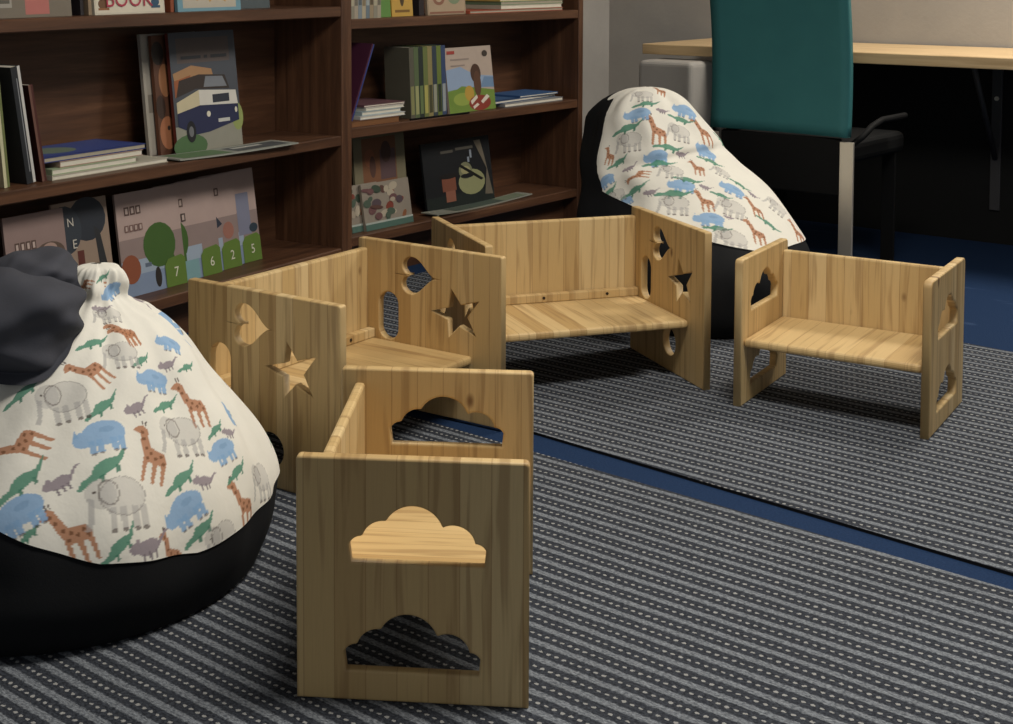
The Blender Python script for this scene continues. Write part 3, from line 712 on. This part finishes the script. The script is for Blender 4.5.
def grid_mesh(P, nu, nv, name, closed_u=False, caps=False):
    """P: (nu, nv, 3)"""
    V = P.reshape(-1, 3); i = np.arange(nu if closed_u else nu-1)[:, None]; j = np.arange(nv-1)[None]
    i2 = (i+1) % nu
    F = np.stack([i*nv+j, i2*nv+j, i2*nv+j+1, i*nv+j+1], -1).reshape(-1, 4)
    me = bpy.data.meshes.new(name); me.vertices.add(len(V)); me.vertices.foreach_set('co', V.astype(np.float32).ravel())
    me.loops.add(F.size); me.loops.foreach_set('vertex_index', F.ravel().astype(np.int32))
    me.polygons.add(len(F)); me.polygons.foreach_set('loop_start', np.arange(0, F.size, 4, dtype=np.int32)); me.polygons.foreach_set('loop_total', np.full(len(F), 4, np.int32))
    me.polygons.foreach_set('use_smooth', np.ones(len(F), bool)); me.update(calc_edges=True)
    return me
# little animals of the printed cotton, in units of body length, x right, y up
def inpoly(x, y, poly):
    ins = np.zeros(x.shape, bool); n = len(poly)
    for a in range(n):
        (x0, y0), (x1, y1) = poly[a], poly[(a+1) % n]
        if y0 == y1: continue
        ins ^= ((y0 > y) != (y1 > y)) & (x < (x1-x0)*(y-y0)/(y1-y0)+x0)
    return ins
def ell(x, y, cx, cy, rx, ry): return ((x-cx)/rx)**2+((y-cy)/ry)**2 < 1
GIR, ELE, RHI, CRO, MOU = [np.array(lin(c)[:3]) for c in ('b07a58', 'a3a09e', '86a9cc', '4f8a72', '8f838a')]
DARK = np.array(lin('4a3c38')[:3])
def paint_animal(kind, x, y, col):
    def put(mask, c, f=1.):                              # soft wash of colour, the weave shows through
        f = f*.92; col[mask] = col[mask]*(1-f)+c*f
    if kind == 'g':
        put(inpoly(x, y, [(-.34, .50), (-.22, .56), (-.14, .50), (-.02, .16), (.26, .10), (.32, -.02), (.30, -.5), (.24, -.5), (.22, -.14), (.14, -.14), (.12, -.5), (.06, -.5), (.04, -.12), (-.06, -.12), (-.08, -.5), (-.14, -.5), (-.14, -.02), (-.18, .1), (-.26, .38), (-.40, .42)]), GIR)
        for cx, cy in ((-.18, .3), (-.1, .14), (0, .06), (.1, -.02), (.2, .04), (-.06, -.04), (.26, -.08), (-.22, .42)): put(ell(x, y, cx, cy, .035, .035), GIR*.45)
        put(ell(x, y, -.24, .60, .015, .05) | ell(x, y, -.18, .6, .015, .05), DARK)
    elif kind == 'e':
        put(ell(x, y, .05, .05, .36, .28), ELE, .4); put(ell(x, y, -.26, .12, .2, .22), ELE, .45)
        put(inpoly(x, y, [(-.44, .1), (-.36, .06), (-.40, -.2), (-.46, -.36), (-.54, -.34), (-.48, -.2)]), ELE, .7)
        for cx in (-.16, .0, .2, .34): put((abs(x-cx) < .05) & (y < -.1) & (y > -.40), ELE, .6); put(ell(x, y, cx, -.41, .05, .03), DARK, .8)
        e = ((x+.16)/.15)**2+((y-.12)/.19)**2; put((e < 1) & (e > .72), DARK, .6); put(ell(x, y, -.34, .16, .02, .02), DARK)
        e = ((x-.05)/.36)**2+((y-.05)/.28)**2; put((e < 1) & (e > .9), DARK, .4)
    elif kind == 'r':
        put(ell(x, y, .06, .06, .40, .24) | ell(x, y, -.34, .0, .18, .15), RHI)
        put(inpoly(x, y, [(-.5, .06), (-.44, .24), (-.4, .06)]), RHI)
        for cx in (-.2, -.06, .2, .34): put((abs(x-cx) < .06) & (y < -.05) & (y > -.30), RHI); put(ell(x, y, cx, -.31, .05, .025), DARK, .7)
        put(ell(x, y, .12, .12, .14, .06), RHI*.8, .6)
    elif kind == 'c':
        put(inpoly(x, y, [(-.55, -.02), (-.4, .05), (-.25, .04), (-.1, .13), (.1, .12), (.28, .05), (.55, .16), (.34, -.02), (.16, -.08), (-.1, -.09), (-.3, -.06), (-.5, -.07)]), CRO)
        for cx in (-.14, .16): put(inpoly(x, y, [(cx, -.04), (cx+.07, -.06), (cx+.02, -.17), (cx-.05, -.16)]), CRO*.8)
    else:
        put(ell(x, y, .0, .0, .26, .14) | ell(x, y, -.26, .05, .13, .10) | ell(x, y, -.2, .15, .05, .06), MOU)
        put(inpoly(x, y, [(.2, .02), (.45, .18), (.58, .16), (.44, .12), (.24, -.06)]), MOU)
        for cx in (-.14, .0, .14): put((abs(x-cx) < .025) & (y < -.08) & (y > -.24), MOU*.7)
def printed_cover(bag, t0, t1, q_lo, nu, nv, animals, parent, scale, extra, cream='e4e0d4', offs=.003, region=None):
    """cotton cover over part of the bag; `animals`: (kind, px, py, length, turn) seen in the photograph"""
    th = np.linspace(t0, t1, nu)[:, None]*np.ones((1, nv)); s = np.linspace(0, 1, nv)[None]
    lo = q_lo(th[:, :1]); q = lo+(1-lo)*s
    P = bag.P(th, q, offs)
    V = P.reshape(-1, 3)
    # normals
    du = np.gradient(P, axis=0); dv = np.gradient(P, axis=1); N = np.cross(du, dv); N /= np.linalg.norm(N, axis=-1, keepdims=True)+1e-12
    if np.mean(N[..., 2]) < 0: N = -N
    N = N.reshape(-1, 3)
    col = np.ones((len(V), 3))*np.array(lin(cream)[:3])
    # pixel of every vertex, for those that face the camera
    d = V-np.array(CAM); zc = d[:, 1]*_c-d[:, 2]*_s; u = PPX+FPX*d[:, 0]/zc; v = PPY+FPX*(-(d[:, 2]*_c+d[:, 1]*_s))/zc
    facing = np.einsum('ij,ij->i', N, d) < 0
    todo = []
    for kind, px, py, ln, turn in animals:
        e = (u-px)**2+(v-py)**2+np.where(facing, 0, 1e6); i = int(np.argmin(e))
        if e[i] < 400: todo.append((kind, i, ln, turn))
    r = random.Random(3)
    # the pattern goes on round the sides that the photograph does not show
    cnt = 0; taken = [V[i] for _, i, _, _ in todo]
    for k in range(4000):
        i = r.randrange(len(V))
        if min([np.linalg.norm(V[i]-t) for t in taken]+[9]) > extra:
            taken.append(V[i]); todo.append((r.choice('gercmc'), i, scale*r.uniform(.8, 1.1), r.uniform(-.5, .5))); cnt += 1
    for kind, i, ln, turn in todo:
        p, n = V[i], N[i]; vd = p-np.array(CAM); vd[2] = 0; vd /= np.linalg.norm(vd)
        right = np.array([vd[1], -vd[0], 0]); right = right-n*np.dot(right, n); right /= np.linalg.norm(right)+1e-9
        if np.dot(right, np.array([vd[1], -vd[0], 0])) < 0: right = -right
        up = np.cross(n, right)
        if up[2] < 0: up = -up
        D = V-p; m = np.where((np.abs(D) < ln*1.1).all(1))[0]
        Dm = D[m]; x = Dm@right/ln; y = Dm@up/ln
        ct, st = math.cos(turn), math.sin(turn); x, y = x*ct+y*st, -x*st+y*ct
        keep = (N[m]@n) > .1; sub = col[m].copy(); s2 = sub[keep]; paint_animal(kind, x[keep], y[keep], s2); sub[keep] = s2; col[m] = sub
    me = grid_mesh(P, nu, nv, 'printed_cover')
    at = me.color_attributes.new('print', 'FLOAT_COLOR', 'POINT'); at.data.foreach_set('color', np.concatenate([col, np.ones((len(col), 1))], 1).astype(np.float32).ravel())
    return link('printed_cover', me, PRINT, parent)

def body(bag, nu, nv, parent, out=0.):
    th = (np.arange(nu)/nu*2*np.pi)[:, None]*np.ones((1, nv)); q = np.linspace(0, 1, nv)[None]*np.ones((nu, 1))
    me = grid_mesh(bag.P(th, q, out), nu, nv, 'bag_body', True)
    bm = bmesh.new(); bm.from_mesh(me); bmesh.ops.remove_doubles(bm, verts=bm.verts[:], dist=1e-4); bmesh.ops.holes_fill(bm, edges=bm.edges[:], sides=0); bmesh.ops.recalc_face_normals(bm, faces=bm.faces[:]); bm.to_mesh(me); bm.free()
    for p in me.polygons: p.use_smooth = True
    return link('bag_body', me, BLACKF, parent)
# near bag
near = Bag([(0, -.67, 2.62, .01, .01), (0, -.67, 2.60, .385, .395), (.03, -.67, 2.605, .402, .42), (.08, -.67, 2.61, .415, .436), (.13, -.67, 2.62, .414, .43), (.196, -.665, 2.62, .385, .405), (.27, -.655, 2.62, .33, .345),
            (.33, -.64, 2.62, .268, .285), (.398, -.617, 2.62, .198, .215), (.45, -.60, 2.62, .128, .14), (.470, -.594, 2.62, .085, .09), (.492, -.588, 2.62, .055, .056), (.52, -.582, 2.62, .047, .048), (.540, -.578, 2.62, .036, .036), (.549, -.578, 2.62, .004, .004)],
           [(.006, 5, .6, .3), (.005, 9, -1.2, 1.), (.003, 15, 1.5, 2.), (.002, 23, -2.5, .4)], lambda th, z: 0*th + .008*np.exp(-((z-.505)/.025)**2)*np.sin(5*th+40*z)+.006*np.exp(-((z-.53)/.02)**2)*np.sin(2*th+1))
nb = empty('bean_bag', (-.67, 2.62, 0)); tag(nb, 'bean bag with animal-print cover and black base, dark jacket lying on top', 'bean bag')
OFFN = Matrix.Translation((.67, -2.62, 0))
bo = body(near, 120, 70, nb); bo.matrix_basis = OFFN
def px_list(sc, ox, oy, items): return [(k, ox+x/sc, oy+y/sc, ln*.9, tn) for k, x, y, ln, tn in items]
an = px_list(1.7655, 0, 250, [
 ('g', 160, 215, .085, .9), ('g', 268, 365, .105, -.15), ('g', 340, 275, .095, .35), ('g', 432, 452, .10, .3), ('g', 128, 505, .11, .35), ('g', 40, 345, .10, 1.2), ('g', 222, 145, .07, .6), ('g', 305, 552, .08, 0),
 ('c', 42, 252, .09, .5), ('c', 165, 165, .075, .5), ('c', 180, 278, .085, .7), ('c', 185, 385, .12, .65), ('c', 290, 275, .075, .7), ('c', 250, 195, .06, .8), ('c', 320, 405, .095, .75), ('c', 355, 495, .09, .7), ('c', 210, 525, .10, .7), ('c', 40, 410, .11, .65), ('c', 330, 207, .06, .8), ('c', 380, 318, .06, .9), ('c', 420, 392, .075, .8), ('c', 50, 505, .06, .7),
 ('e', 112, 265, .11, .2), ('e', 215, 440, .13, .2), ('e', 320, 325, .11, .3), ('e', 215, 182, .08, .2), ('e', 395, 512, .10, .3), ('e', 462, 405, .10, .6),
 ('r', 180, 328, .105, .25), ('r', 270, 230, .08, .3), ('r', 326, 460, .10, .6), ('r', 392, 357, .08, .6), ('r', 300, 165, .065, .3), ('r', 405, 290, .06, .6), ('r', 30, 470, .11, .4),
 ('m', 105, 410, .085, .5), ('m', 240, 280, .07, .6), ('m', 265, 525, .10, .3), ('m', 362, 407, .07, .4), ('m', 295, 203, .055, .5), ('m', 405, 322, .05, .4), ('m', 178, 105, .05, .2), ('g', 150, 62, .04, 1.2), ('r', 192, 75, .05, .8), ('c', 180, 50, .04, .6), ('g', 225, 150, .06, .8), ('e', 190, 115, .06, .2)])
_sa = np.radians([-180, -150, -120, -90, -65, -40, 0, 60, 120, 180]); _sz = [.19, .22, .235, .205, .145, .114, .122, .14, .16, .19]
qn = lambda th: np.interp(np.interp(th, _sa, _sz), near.R[1:, 0], near.k[1:])
cv = printed_cover(near, math.radians(-180), math.radians(180), qn, 760, 330, an, nb, .095, .10)
cv.matrix_basis = OFFN
# far bag, a lounger shape with a higher back
far = Bag([(0, .93, 4.52, .01, .01), (0, .93, 4.52, .33, .36), (.04, .93, 4.52, .36, .40), (.12, .93, 4.52, .365, .41), (.22, .925, 4.53, .345, .395), (.29, .905, 4.56, .325, .35), (.38, .885, 4.62, .285, .28), (.46, .838, 4.67, .238, .22), (.54, .822, 4.71, .198, .18),
           (.62, .805, 4.74, .155, .145), (.665, .806, 4.75, .112, .105), (.69, .808, 4.75, .065, .06), (.70, .808, 4.75, .004, .004)],
          [(.007, 4, .5, .3), (.005, 7, -1.3, 1.), (.003, 12, 1.5, 2.)], lambda th, z: -.022*np.exp(-((z-.475-.03*np.cos(th+.4))/.018)**2)*np.clip(np.cos(th+1.3), 0, 1) + .012*np.exp(-((z-.43)/.03)**2)*np.clip(np.cos(th+1.3), 0, 1))
fb = empty('bean_bag', (.93, 4.56, 0)); tag(fb, 'tall-backed bean bag with animal-print cover in the corner by the desk', 'bean bag')
OFFF = Matrix.Translation((-.93, -4.56, 0))
class BackBag(Bag):
    def P(s, th, q, out=0.):
        P = super().P(th, q, out); z = P[..., 2]
        k = .035*np.clip((z-.05)/.2, 0, 1)*np.clip(np.cos(th-math.radians(140)), 0, 1)*np.clip((.72-z)/.12, 0, 1)
        P[..., 0] += k*np.cos(math.radians(140)); P[..., 1] += k*np.sin(math.radians(140)); return P
far2 = BackBag(far.R, far.bumps, far.fold)
bo = body(far2, 110, 64, fb); bo.matrix_basis = OFFF
an = px_list(3.809, 590, 70, [
 ('g', 255, 232, .12, 0), ('g', 432, 237, .11, .35), ('g', 408, 375, .08, .1), ('g', 437, 502, .10, .15), ('g', 628, 528, .10, .25), ('g', 632, 622, .11, .2), ('g', 185, 400, .08, 1.3), ('g', 792, 622, .10, .3), ('g', 72, 330, .07, -.3), ('g', 265, 80, .07, 0),
 ('r', 180, 170, .10, .05), ('r', 365, 155, .10, -.1), ('r', 255, 335, .09, .15), ('r', 350, 440, .10, 0), ('r', 545, 455, .10, -.15), ('r', 455, 570, .11, .05), ('r', 440, 318, .09, -.1), ('r', 58, 425, .08, .5), ('r', 130, 510, .07, .4),
 ('c', 215, 128, .10, .15), ('c', 145, 222, .12, .25), ('c', 345, 190, .10, -.1), ('c', 300, 295, .11, .1), ('c', 265, 357, .12, .1), ('c', 460, 347, .10, -.15), ('c', 372, 418, .11, 0), ('c', 320, 472, .13, .05), ('c', 490, 602, .10, 0), ('c', 682, 587, .11, -.05), ('c', 170, 460, .11, .4), ('c', 110, 352, .09, .5), ('c', 70, 468, .09, .6), ('c', 570, 437, .09, -.1), ('c', 500, 480, .08, -.2),
 ('e', 200, 95, .09, 0), ('e', 150, 270, .11, 0), ('e', 340, 237, .10, 0), ('e', 312, 385, .10, 0), ('e', 322, 510, .12, 0), ('e', 540, 522, .12, -.1), ('e', 540, 642, .13, 0), ('e', 502, 390, .08, -.2), ('e', 100, 480, .08, .3), ('e', 712, 520, .10, -.3),
 ('m', 275, 155, .06, .1), ('m', 347, 322, .06, 0), ('m', 440, 447, .06, 0), ('m', 620, 477, .06, -.1), ('m', 150, 375, .07, .3), ('m', 230, 465, .07, .2), ('m', 530, 560, .05, 0)])
_fa = np.radians([-215, -160, -125, -95, -65, 0, 75]); _fz = [.42, .39, .35, .288, .252, .245, .245]
qf = lambda th: np.interp(np.interp(th, _fa, _fz), far.R[1:, 0], far.k[1:])
cv = printed_cover(far, math.radians(-215), math.radians(75), qf, 420, 300, an, fb, .09, .11, offs=.004)
cv.matrix_basis = OFFF

# dark jacket thrown over the top of the near bag
def cloth_lump(name, c, r, sd, parent, e=.75):
    nu, nv = 150, 90
    th = (np.arange(nu)/nu*2*np.pi)[:, None]*np.ones((1, nv)); ph = np.linspace(-.5*np.pi, .5*np.pi, nv)[None]*np.ones((nu, 1))
    ct, st, cp, sp = np.cos(th), np.sin(th), np.cos(ph), np.sin(ph)
    sq = lambda v, p: np.sign(v)*np.abs(v)**p
    x, y, z = sq(ct, .85)*sq(cp, e), sq(st, .9)*sq(cp, e), sq(sp, e)
    k = np.ones_like(x)
    def ridges(p, amp, pw=2.): return amp*(.5+.5*np.sin(2*p))**pw
    w1 = .6*np.sin(1.7*x+1.3*y+sd); w2 = .5*np.sin(2.3*z-1.1*x+2*sd)
    k += ridges(2.3*(z*.95-x*.42)+w1+sd, .15) - .05               # long folds sweeping down to the right
    k += ridges(3.7*(z*.55+x*.62+.3*y)+w2+sd*2, .08, 2.5)
    k += ridges(7*(x*.8-z*.35)+w1*2, .03, 2)+.02*np.sin(5*x+4*y+3*z+sd)
    P = np.stack([c[0]+x*k*r[0], c[1]+y*k*r[1], c[2]+z*k*r[2]], -1)
    # the cloth lies on the bag: nothing of it inside
    zz = P[..., 2]; R = near.R[1:]
    cx, cy, rr = np.interp(zz, R[:, 0], R[:, 1]), np.interp(zz, R[:, 0], R[:, 2]), np.interp(zz, R[:, 0], R[:, 4])+.022
    rr = np.where(zz > .549, 0, rr)
    dx, dy = P[..., 0]-cx, P[..., 1]-cy; d = np.sqrt(dx*dx+dy*dy)+1e-6; f = np.maximum(rr/d, 1)
    P[..., 0] = cx+dx*f; P[..., 1] = cy+dy*f
    me = grid_mesh(P, nu, nv, name, True)
    bm = bmesh.new(); bm.from_mesh(me); bmesh.ops.remove_doubles(bm, verts=bm.verts[:], dist=1e-4); bmesh.ops.recalc_face_normals(bm, faces=bm.faces[:]); bm.to_mesh(me); bm.free()
    for p in me.polygons: p.use_smooth = True
    return link(name, me, JACKET, parent, Matrix.Translation((-c0[0], -c0[1], -c0[2])))
c0 = (-.725, 2.50, .40)
jk = empty('jacket', c0); tag(jk, 'crumpled charcoal jacket draped over the near bean bag', 'jacket')
cloth_lump('jacket_body', (-.742, 2.47, .482), (.165, .115, .082), 4, jk, .75)
cloth_lump('hood', (-.690, 2.60, .525), (.088, .095, .050), 9, jk, .8)
